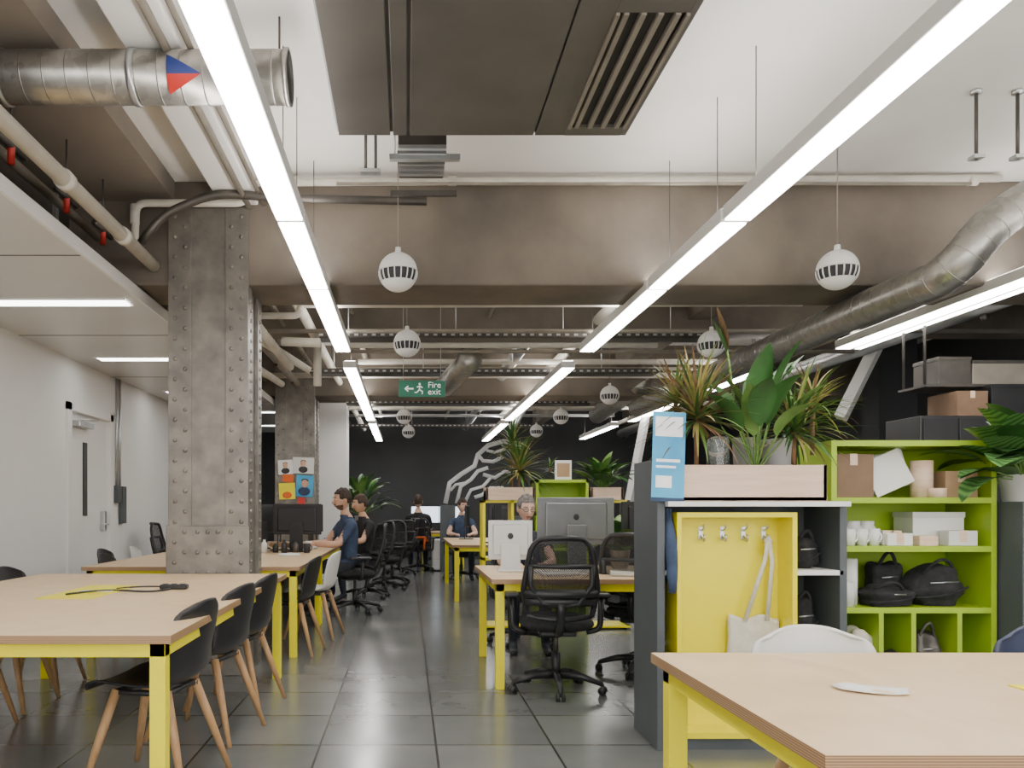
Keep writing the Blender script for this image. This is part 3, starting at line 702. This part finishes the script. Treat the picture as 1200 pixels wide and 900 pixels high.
def bag(name,loc,sc,m,seed=0,strap=True):
    b=B()
    def sf(co):
        k=1+.10*math.sin(co.x*5+seed)+.07*math.sin(co.z*7+seed*2)+.05*math.sin(co.y*9)
        co=Vector((math.copysign(abs(co.x)**.75,co.x),math.copysign(abs(co.y)**.8,co.y),math.copysign(abs(co.z)**.8,co.z)))*k
        if co.z<-.8: co.z=-.8
        return co
    b.ball((0,0,sc[2]*.8),1,m,sc,28,18,sf)
    if strap:
        b.tube(bez((-sc[0]*.6,-sc[1]*.6,sc[2]*1.5),(0,-sc[1]*1.2,sc[2]*2.9),(sc[0]*.6,-sc[1]*.5,sc[2]*1.4),10),.009,m,6)
        b.tube(bez((-sc[0]*.9,-sc[1]*.8,sc[2]*.4),(0,-sc[1]*1.5,sc[2]*.5),(sc[0]*.9,-sc[1]*.8,sc[2]*.9),10),.006,m,6)
        b.tube([(-sc[0]*.5,-sc[1]*.97,sc[2]*1.1),(sc[0]*.5,-sc[1]*.97,sc[2]*1.15)],.004,ALU,5)
    b.obj(name,loc)
bag('backpack',(X_(1092,4.42),4.42,z3),(.15,.11,.115),BLKF,1); bag('backpack',(X_(1030,4.42),4.38,z3),(.13,.1,.06),BLKF,3); bag('shoulder_bag',(X_(1050,4.4),4.52,z3),(.09,.07,.13),BLKF,5)
bag('cloth_bag',(X_(1008,4.35),4.4,.33),(.085,.09,.14),CLOTH,2,False); bag('helmet_bag',(X_(1086,4.35),4.4,.33),(.075,.08,.13),DMET,4); bag('cloth_bundle',(X_(1045,4.38),4.4,.33),(.05,.08,.07),BLKF,6,False)
bag('handbag',(2.09,4.3,.912),(.075,.08,.09),BLKF,2); bag('handbag',(2.09,4.32,.527),(.075,.08,.12),BLKF,7)
for i in range(3): bag('folded_clothes',(3.35+i*.35,4.3,.912),(.14,.12,.05),(NAVY,GREYP,BLKF)[i],i,False)
for i in range(3): bag('storage_bag',(3.3+i*.35,4.3,.527),(.13,.12,.13),(DMET,BLKF,NAVY)[i],i+3)
b=B()
for i in range(9): b.box(i*.035,i*.035+.028,0,.2,0,.16+.03*((i*7)%3)/2,(WHITE,NAVY,GREYP,BLK)[i%4],.002)
b.obj('book_row',(3.22,4.25,.108))
b=B()
def f(u,v):
    a=v*2*math.pi; r=.035+.03*u+.008*math.sin(a*4+u*4); return Vector((1.338+r*math.cos(a)*.4,4.16+r*math.sin(a)*.9,1.225-u*.36))
b.surf(f,14,24,NAVY); b.tube(bez((1.335,4.16,1.2),(1.335,4.06,1.0),(1.335,4.08,.8),6),[.02,.025,.03,.03,.028,.025,.02],NAVY,8)
b.obj('hanging_jacket')
b=B(); px0,px1,pf,pb=1.335,2.125,4.10,4.46; pz0,pz1=1.262,1.445
b.box(px0,px1,pf,pf+.02,pz0,pz1,PINE,.002); b.box(px0,px1,pb-.02,pb,pz0,pz1,PINE,.002); b.box(px0,px0+.02,pf,pb,pz0,pz1,PINE,.002); b.box(px1-.02,px1,pf,pb,pz0,pz1,PINE,.002)
b.box(px0,px1,pf,pb,pz0,pz0+.02,PINE); b.box(px0+.02,px1-.02,pf+.02,pb-.02,pz1-.06,pz1-.04,SOIL)
b.obj('planter_box')
b=B(); bz=pz1-.04
dracaena(b,PX(816,484,4.25),150,.38,.0085,(LEAFY,LEAFL,LEAFD,LEAFY,LEAF),.30,-28,85,(.1,.9)); b.obj('potted_dracaena')
b=B(); dracaena(b,PX(792,468,4.4),60,.28,.008,(LEAFY,LEAFL,LEAFD),.33); b.obj('potted_dracaena')
b=B(); dracaena(b,PX(930,500,4.3),130,.36,.008,(LEAF,LEAFL,LEAFY,LEAFL),.2,-15,80,(.2,1.3)); b.obj('potted_dracaena')
b=B(); dracaena(b,PX(952,472,4.35),60,.26,.007,(LEAFL,LEAFY,LEAFD),.28,-10,80); b.obj('potted_dracaena')
b=B(); c=PX(885,540,4.22); c.z=bz
for (az,L,w,e,dr,m,st) in ((0,.34,.06,74,.5,LEAF,.34),(.3,.38,.065,80,.9,LEAF,.30),(2.9,.32,.06,80,.6,LEAFL,.26),(1.2,.36,.06,75,.7,LEAF,.3),(5.0,.34,.06,70,1.0,LEAF,.26),(-.3,.30,.055,62,.8,LEAFL,.3),(2.2,.34,.06,70,.9,LEAF,.3),(.1,.28,.05,50,1.2,LEAF,.24),(3.6,.30,.055,62,.9,LEAF,.24),(5.6,.34,.06,76,.4,LEAF,.38),(4.2,.32,.055,72,.7,LEAFL,.2),(3.1,.26,.05,55,1.1,LEAF,.3),(6.1,.36,.06,82,.6,LEAFL,.22),(4.8,.36,.07,84,.5,LEAF,.32),(4.5,.32,.065,66,.9,LEAF,.26),(5.3,.30,.06,58,1.1,LEAFL,.22)):
    leaf(b,c,az,L,w,R(e),dr,m,12,'broad',.3,stem=st)
pts=[c,PX(862,480,4.25),PX(852,410,4.25)]; b.tube(pts,.006,LEAFL,6)
leaf(b,pts[-1],2.9,.24,.03,R(72),-.2,LEAFD,10,'broad',.8); leaf(b,pts[-1]-Vector((0,0,.02)),2.9,.2,.028,R(66),-.1,LEAF,10,'broad',.5)
b.obj('potted_calathea')
b=B(); pot(b,(X_(905,4.42),4.36,pz1-.04),.085,.19,POTW); b.obj('plant_pot')
b=B(); pot(b,(X_(868,4.42),4.38,pz1-.04),.06,.20,POTW); b.obj('plant_pot')
b=B(); b.lathe([(0,0),(.05,0),(.055,.02),(.055,.17),(.045,.2),(.043,.2),(.05,.17),(.05,.015),(0,.012)],GLASS,(X_(832,4.3),4.19,pz1-.04),24); b.obj('glass_vase')
b=B(); b.box(0,.165,0,.006,0,.455,BLUE,.001); b.box(.012,.15,-.0015,0,.33,.43,SIGNW); b.box(.02,.10,-.0025,0,.07,.13,SIGNW); b.box(.0,.165,-.002,0,.0,.02,NAVY); b.box(.02,.14,-.0022,0,.20,.215,SIGNW); b.box(.02,.12,-.0022,0,.17,.182,SIGNW)
o=b.obj('blue_brochure',(1.225,4.07,1.262)); o.rotation_euler=(R(-3),R(2.5),0)
b=B(); pot(b,(3.25,4.28,1.262),.11,.14,POTW)
for i in range(44):
    az=math.pi+random.uniform(-2.4,2.4); leaf(b,(3.23,4.24,1.37),az,random.uniform(.22,.32),random.uniform(.075,.10),R(random.uniform(5,78)),random.uniform(.6,1.6),random.choice((LEAFS,LEAFS,LEAF)),10,'broad',.15,stem=random.uniform(.06,.26))
b.obj('potted_prayer_plant')
def midshelf():
    Y=8.2
    b=B(); x0,x1=X_(628,Y),X_(690,Y); zt=Z_(562,Y)
    b.box(x0,x1,Y,Y+.35,zt-.03,zt,LIME); b.box(x0,x0+.03,Y,Y+.35,0,zt,LIME); b.box(x1-.03,x1,Y,Y+.35,0,zt,LIME)
    for z in (.05,.42,.80,1.16): b.box(x0,x1,Y,Y+.35,z,z+.03,LIME)
    b.box(x0,x1,Y+.33,Y+.35,0,zt,LIME); b.obj('green_bookshelf')
    b=B(); x0,x1=X_(566,Y),X_(740,Y); b.box(x0,x1,Y+.02,Y+.4,.02,.04,YEL)
    b.box(x0,x0+.03,Y+.05,Y+.35,0,Z_(586,Y),YEL); b.box(X_(600,Y),X_(603,Y),Y+.05,Y+.35,0,Z_(586,Y),YEL); b.box(x1-.03,x1,Y+.05,Y+.35,0,Z_(586,Y),DGREY)
    b.box(x0,X_(627,Y),Y+.05,Y+.35,Z_(589,Y),Z_(586,Y),YEL); b.box(X_(691,Y),x1,Y+.05,Y+.35,Z_(589,Y),Z_(586,Y),YEL); b.box(x0,X_(627,Y),Y+.05,Y+.35,.7,.73,YEL)
    b.box(X_(603,Y),X_(627,Y),Y+.1,Y+.3,.9,1.15,DGREY,.01)
    b.obj('storage_shelf')
    for u0,u1 in ((570,627),(693,731)):
        b=B(); x0,x1=X_(u0,Y),X_(u1,Y); z0,z1=Z_(586,Y),Z_(571,Y)
        b.box(x0,x1,Y+.02,Y+.04,z0,z1,PINE,.002); b.box(x0,x1,Y+.3,Y+.32,z0,z1,PINE,.002); b.box(x0,x0+.02,Y+.02,Y+.32,z0,z1,PINE); b.box(x1-.02,x1,Y+.02,Y+.32,z0,z1,PINE); b.box(x0,x1,Y+.03,Y+.31,z0+.0,z1-.03,SOIL)
        b.obj('planter_box')
midshelf()
Y=8.35
b=B(); dracaena(b,PX(608,550,Y),110,.42,.014,(LEAF,LEAFL,LEAFY),.25); b.obj('potted_dracaena')
b=B(); dracaena(b,PX(600,518,Y),60,.3,.010,(LEAFY,LEAFL,LEAF),.5); b.obj('potted_dracaena')
b=B(); broad(b,PX(706,574,Y),44,.28,.055,(LEAFL,LEAF),.16); b.obj('potted_plant')
b=B(); pot(b,(1.72,6.55,.752),.08,.14,POTW); broad(b,Vector((1.72,6.55,.88)),50,.2,.045,(LEAF,LEAFL),.14,(10,85)); b.obj('potted_plant')
b=B(); xc=X_(422,15.2); pot(b,(xc,15.4,.9),.12,.2,POTW); broad(b,Vector((xc,15.4,1.1)),50,.45,.06,(LEAF,LEAFL),.45,(20,85)); b.box(xc-.2,xc+.2,15.2,15.6,0,.9,DGREY,.01); b.obj('potted_plant')
b=B(); pot(b,(X_(655,8.35),8.35,Z_(562,8.2)),.05,.1,POTW); dracaena(b,PX(645,548,8.35),20,.15,.008,(LEAF,LEAFL),.05); b.obj('potted_plant')
b=B(); b.box(0,.17,0,.02,0,.2,WHITE,.002); b.box(.02,.15,-.002,0,.03,.17,CARD); b.obj('picture_frame',(X_(650,8.3),8.28,Z_(562,8.2)))
b=B(); Y=6.9
b.box(X_(1078,Y),X_(1250,Y),Y,Y+.5,0,Z_(487,Y),BLK,.01)
for i in range(4):
    x=X_(1080+i*42,Y); b.box(x+.01,x+.29,Y-.015,Y,.1,Z_(490,Y),BLK,.004); b.box(x+.24,x+.26,Y-.035,Y-.015,1.0,1.2,ALU)
b.obj('tall_cabinet')
Z0=Z_(487,Y)
cbox('wooden_crate',1122,1158,458,Z0,Y+.02,.4,CARDD); cbox('storage_case',1162,1215,450,Z0,Y+.02,.4,BLK,BLK)
Yq=7.0; cbox('storage_case',1100,1138,418,Z_(450,Yq),Yq,.35,DMET,DMET); cbox('storage_case',1140,1205,422,Z_(450,Yq),Yq,.35,PIPEG,DMET)
b=B(); b.box(X_(1085,Yq),X_(1260,Yq),Yq,Yq+.4,Z_(453,Yq),Z_(450,Yq),DMET)
for u in (1088,1255): b.tube([(X_(u,Yq),Yq+.05,Z_(453,Yq)),(X_(u,Yq),Yq+.05,CZ)],.012,DMET,6); b.tube([(X_(u,Yq),Yq+.35,Z_(453,Yq)),(X_(u,Yq),Yq+.35,CZ)],.012,DMET,6)
b.obj('hanging_rack')
for (a_,c_) in (((735,600,14),(760,470,14)),((985,490,9),(1030,400,9)),((628,455,13),(600,500,15))):
    b=B(); p,q2=PX(*a_),PX(*c_); b.tube([p,q2],.08,WHITE,4,smooth=False); b.obj('steel_brace')
b=B(); b.box(X_(1030,11),X_(1075,11),11,11.4,0,CZ,WALLD); b.obj('dark_pier')
SIGNM=mat('mural_white',(.8,.8,.8),.7,var=0)
b=B(); Ym=19.975
def ml(pts,r=.035): b.tube([PX(u,v,Ym) for u,v in pts],.012,SIGNM,6,flat=r*110)
ml([(522,590),(527,566),(540,556),(556,546),(560,533),(572,522),(590,517),(606,520)],.05)
ml([(535,590),(540,570),(552,562),(560,552),(572,548)],.04); ml([(545,588),(552,574),(566,570),(575,560)],.035)
ml([(560,533),(566,540),(578,541),(590,535)],.04); ml([(570,528),(580,530),(592,526)],.03); ml([(566,556),(580,560),(592,552),(600,556)],.04)
ml([(556,583),(565,580),(575,572),(590,572)],.04); ml([(528,575),(534,568),(545,566)],.03); ml([(575,583),(585,577),(598,580)],.04); ml([(606,520),(612,530),(610,548)],.05)
b.obj('wall_mural')
b=B(); b.box(-.25,.05,15.4,15.5,0,1.3,DGREY,.01); b.obj('desk_divider',(.9,.5,0))

# ---------------- people ----------------
def person(name,loc,rot,shirt,pants,hair,skin=SKIN,beard=False,glasses=False,arms='desk',scale=1.0,headturn=0,longhair=False,sleeve=.5,nod=0):
    V=Vector
    if arms=='desk':
        elL,wrL=V((-.235,-.16,.80)),V((-.14,-.40,.80)); elR,wrR=V((.235,-.16,.80)),V((.14,-.40,.80))
    else:
        elL,wrL=V((-.25,-.10,.80)),V((-.19,-.34,.80)); elR,wrR=V((.25,-.10,.80)),V((.16,-.36,.81))
    verts=[V((0,.02,.56)),V((0,.035,.70)),V((0,.03,.84)),V((0,.02,.96)),V((0,.01,1.06)),V((0,-.015,1.13)),V((0,-.03,1.19)),
           V((-.10,.01,1.03)),V((-.175,.01,1.01)),elL*.5+V((-.175,.01,1.01))*.5,elL,elL*.5+wrL*.5,wrL,
           V((.10,.01,1.03)),V((.175,.01,1.01)),elR*.5+V((.175,.01,1.01))*.5,elR,elR*.5+wrR*.5,wrR,
           V((-.09,-.02,.54)),V((-.12,-.22,.55)),V((-.14,-.43,.53)),V((-.14,-.42,.30)),V((-.14,-.39,.10)),V((-.145,-.50,.05)),V((-.15,-.58,.04)),
           V((.09,-.02,.54)),V((.12,-.22,.55)),V((.14,-.43,.53)),V((.14,-.42,.30)),V((.14,-.39,.10)),V((.145,-.50,.05)),V((.15,-.58,.04))]
    rad=[(.15,.12),(.135,.10),(.15,.11),(.155,.105),(.09,.07),(.055,.055),(.05,.05),
         (.09,.08),(.068,.068),(.052,.052),(.043,.043),(.04,.036),(.027,.024)]+[(.09,.08),(.068,.068),(.052,.052),(.043,.043),(.04,.036),(.027,.024)]+\
         [(.095,.09),(.082,.082),(.062,.062),(.056,.056),(.038,.038),(.042,.035),(.034,.028)]*2
    E=[(0,1),(1,2),(2,3),(3,4),(4,5),(5,6),(3,7),(7,8),(8,9),(9,10),(10,11),(11,12),(3,13),(13,14),(14,15),(15,16),(16,17),(17,18),
       (0,19),(19,20),(20,21),(21,22),(22,23),(23,24),(24,25),(0,26),(26,27),(27,28),(28,29),(29,30),(30,31),(31,32)]
    me=bpy.data.meshes.new('t'); me.from_pydata([tuple(v) for v in verts],E,[]); o=bpy.data.objects.new('t',me); bpy.context.scene.collection.objects.link(o)
    mod=o.modifiers.new('s','SKIN'); 
    sk=me.skin_vertices[0].data if me.skin_vertices else None
    if sk is None:
        bpy.context.view_layer.objects.active=o; bpy.ops.mesh.customdata_skin_add(); sk=me.skin_vertices[0].data
    for i,r_ in enumerate(rad): sk[i].radius=r_; sk[i].use_root=(i==0)
    mod.use_smooth_shade=True
    ss=o.modifiers.new('u','SUBSURF'); ss.levels=2; ss.render_levels=2
    bpy.context.view_layer.update(); dg=bpy.context.evaluated_depsgraph_get(); ev=o.evaluated_get(dg); em=ev.to_mesh()
    b=B(); vs=[v.co.copy() for v in em.vertices]; groups={}
    for p in em.polygons:
        c=p.center
        m=shirt
        if c.z<.63 and not (c.z>.6 and c.y>-.1): m=pants
        if c.z<.075: m=BLK
        if c.z>1.10 and abs(c.x)<.08: m=skin
        for el,wr in ((elL,wrL),(elR,wrR)):
            if c.z>.7 and c.x*el.x>0:
                d=(wr-el); t=(c-el).dot(d)/d.length_squared
                if t>(-.15 if sleeve<.6 else .9) and abs(c.x)>.11 and c.y<-.10: m=skin
        groups.setdefault(m,[]).append(tuple(p.vertices))
    for m,fs in groups.items():
        used=sorted({i for f in fs for i in f}); mp={i:k for k,i in enumerate(used)}
        b.add([vs[i] for i in used],[tuple(mp[i] for i in f) for f in fs],m,True)
    ev.to_mesh_clear(); bpy.data.objects.remove(o)
    b.lathe([(.062,0),(.066,.012),(.062,.024)],shirt,(0,-.008,1.095),16)
    for s,wr,el in ((-1,wrL,elL),(1,wrR,elR)):
        d=(wr-el).normalized(); side=d.cross(V((0,0,1))).normalized(); dn=V((0,0,-1))
        pc=wr+d*.045
        b.ball(tuple(pc),.042,skin,(1,1,.42),12,8)
        for k in range(4):
            off=(k-1.5)*.019; L=(.062,.072,.068,.052)[k]; p0=wr+d*.07+side*off
            p1=p0+d*L*.45+V((0,0,.004)); p2=p1+d*L*.35+dn*.014; p3=p2+d*L*.2+dn*.02
            b.tube([p0,p1,p2,p3],[.0095,.009,.0085,.006],skin,6)
        tdir=side*(-s)*(1 if side.x*1>0 else -1)
        p0=wr+d*.025+tdir*.025; p1=p0+tdir*.02+d*.025; p2=p1+d*.028+dn*.008; b.tube([p0,p1,p2],[.012,.011,.008],skin,6)
    M0=b.M.copy(); b.M=Matrix.Translation((0,-.035,1.20))@Matrix.Rotation(headturn,4,'Z')@Matrix.Rotation(nod,4,'X')@Matrix.Translation((0,0,.09))
    def hf(co):
        x,y,z=co
        if z<0: x*=1-.32*z*z-.05*abs(z); 
        if z<0 and y>0: y*=1-.35*abs(z)
        if y<0 and z<.3: y*=1.02
        if y<-.5:
            if .02<z<.3 and .12<abs(x)<.55: y+=.08
            if abs(x)<.13 and -.35<z<.15: y-=.16*(1-(z+.35)/.6)
            if z<-.75: y-=.05
        return Vector((x,y,z))
    b.ball((0,0,0),1,skin,(.077,.098,.118),32,24,hf)
    b.tube([(0,-.092,.03),(0,-.108,-.005),(0,-.118,-.025),(0,-.1,-.035)],[.007,.010,.014,.008],skin,8)
    for s in (-1,1):
        b.ball((s*.031,-.083,.012),.013,EYEW,(1,.7,.7),10,8); b.ball((s*.031,-.091,.012),.006,BLK,(1,.5,1),8,6)
        b.tube([(s*.015,-.095,.034),(s*.035,-.095,.038),(s*.052,-.082,.032)],.004,hair,5)
        b.ball((s*.077,.005,-.005),.03,skin,(.3,.65,1),10,8)
    b.tube([(-.024,-.09,-.056),(0,-.099,-.053),(.024,-.09,-.056)],[.003,.006,.003],LIP,6); b.tube([(-.02,-.09,-.062),(0,-.098,-.064),(.02,-.09,-.062)],[.003,.006,.003],LIP,6)
    def hair_f(co):
        x,y,z=co
        lim=.42 if y<-.55 else (.05 if y<0 else -.55)
        if abs(x)>.8 and y<.25: lim=.0
        if z<lim: return Vector((x*.86,y*.86 if y>0 else y*.8,z*.9 if z>-.6 else z*.7))
        n=1+.03*math.sin(x*14)+.03*math.sin(y*13+z*9)
        return Vector((x*n,y*n,z*n))
    b.ball((0,.008,.012),1,hair,(.084,.103,.122),32,24,hair_f)
    if longhair: b.ball((0,.07,-.06),1,hair,(.075,.05,.13),16,12)
    if beard:
        def bf(co):
            x,y,z=co
            if co.y>-.05 or z>-.28: return Vector((x*.7,y*.7,z*.7))
            return Vector((x*(1-.30*z*z),y,z))
        b.ball((0,-.002,-.022),1,BEARD,(.074,.098,.100),28,24,bf)
        b.tube([(-.026,-.096,-.045),(0,-.106,-.041),(.026,-.096,-.045)],.005,BEARD,6)
    if glasses:
        for s in (-1,1):
            pts=[(s*.032+.022*math.cos(a),-.104,.010+.016*math.sin(a)) for a in [i*math.pi/6 for i in range(13)]]; b.tube(pts,.0028,BLK,5)
            b.tube([(s*.054,-.1,.014),(s*.08,-.02,.016),(s*.08,.01,.012)],.0028,BLK,5)
        b.tube([(-.01,-.105,.014),(.01,-.105,.014)],.0028,BLK,5)
    b.M=M0
    o=b.obj(name,loc,rot); o.scale=(scale,)*3; return o
person('man_in_navy_shirt',(-.72,9.62,-.03),R(-68),NAVY,DENIM,HAIR,beard=True,scale=1.06,nod=R(8))
person('seated_person',(-.60,11.2,-.03),R(-55),BLKF,DENIM,HAIR,scale=1.03,nod=R(10),headturn=R(-15))
person('seated_person',(.22,15.9,-.02),R(180),BLKF,DENIM,HAIR,scale=1.08)
person('man_with_glasses',(1.06,7.28,-.02),R(-3),DENIM,DENIM,HAIRG,SKIN2,glasses=True,scale=.97,nod=R(14),headturn=R(12))
person('seated_person',(-2.45,12.45,0),R(0),ORANGE,DENIM,HAIR,scale=1.0)
place('office_chair',OC,(-2.45,12.5,0),0)
person('seated_person',(.95,14.15,0),R(0),NAVY,DENIM,HAIR,SKIN2,scale=1.0,nod=R(14),headturn=R(25))

# ---------------- light / camera ----------------
w=bpy.data.worlds.new('W'); bpy.context.scene.world=w; w.use_nodes=True
w.node_tree.nodes['Background'].inputs[0].default_value=(1,.98,.95,1); w.node_tree.nodes['Background'].inputs[1].default_value=4.8
cam=bpy.data.cameras.new('camera'); co=bpy.data.objects.new('camera',cam); bpy.context.scene.collection.objects.link(co)
co.location=(0,0,H); co.rotation_euler=(R(90),0,0); cam.sensor_width=36; cam.lens=F*36/1200
cam.shift_x=123/1200; cam.shift_y=147/1200; cam.clip_start=.05
bpy.context.scene.camera=co
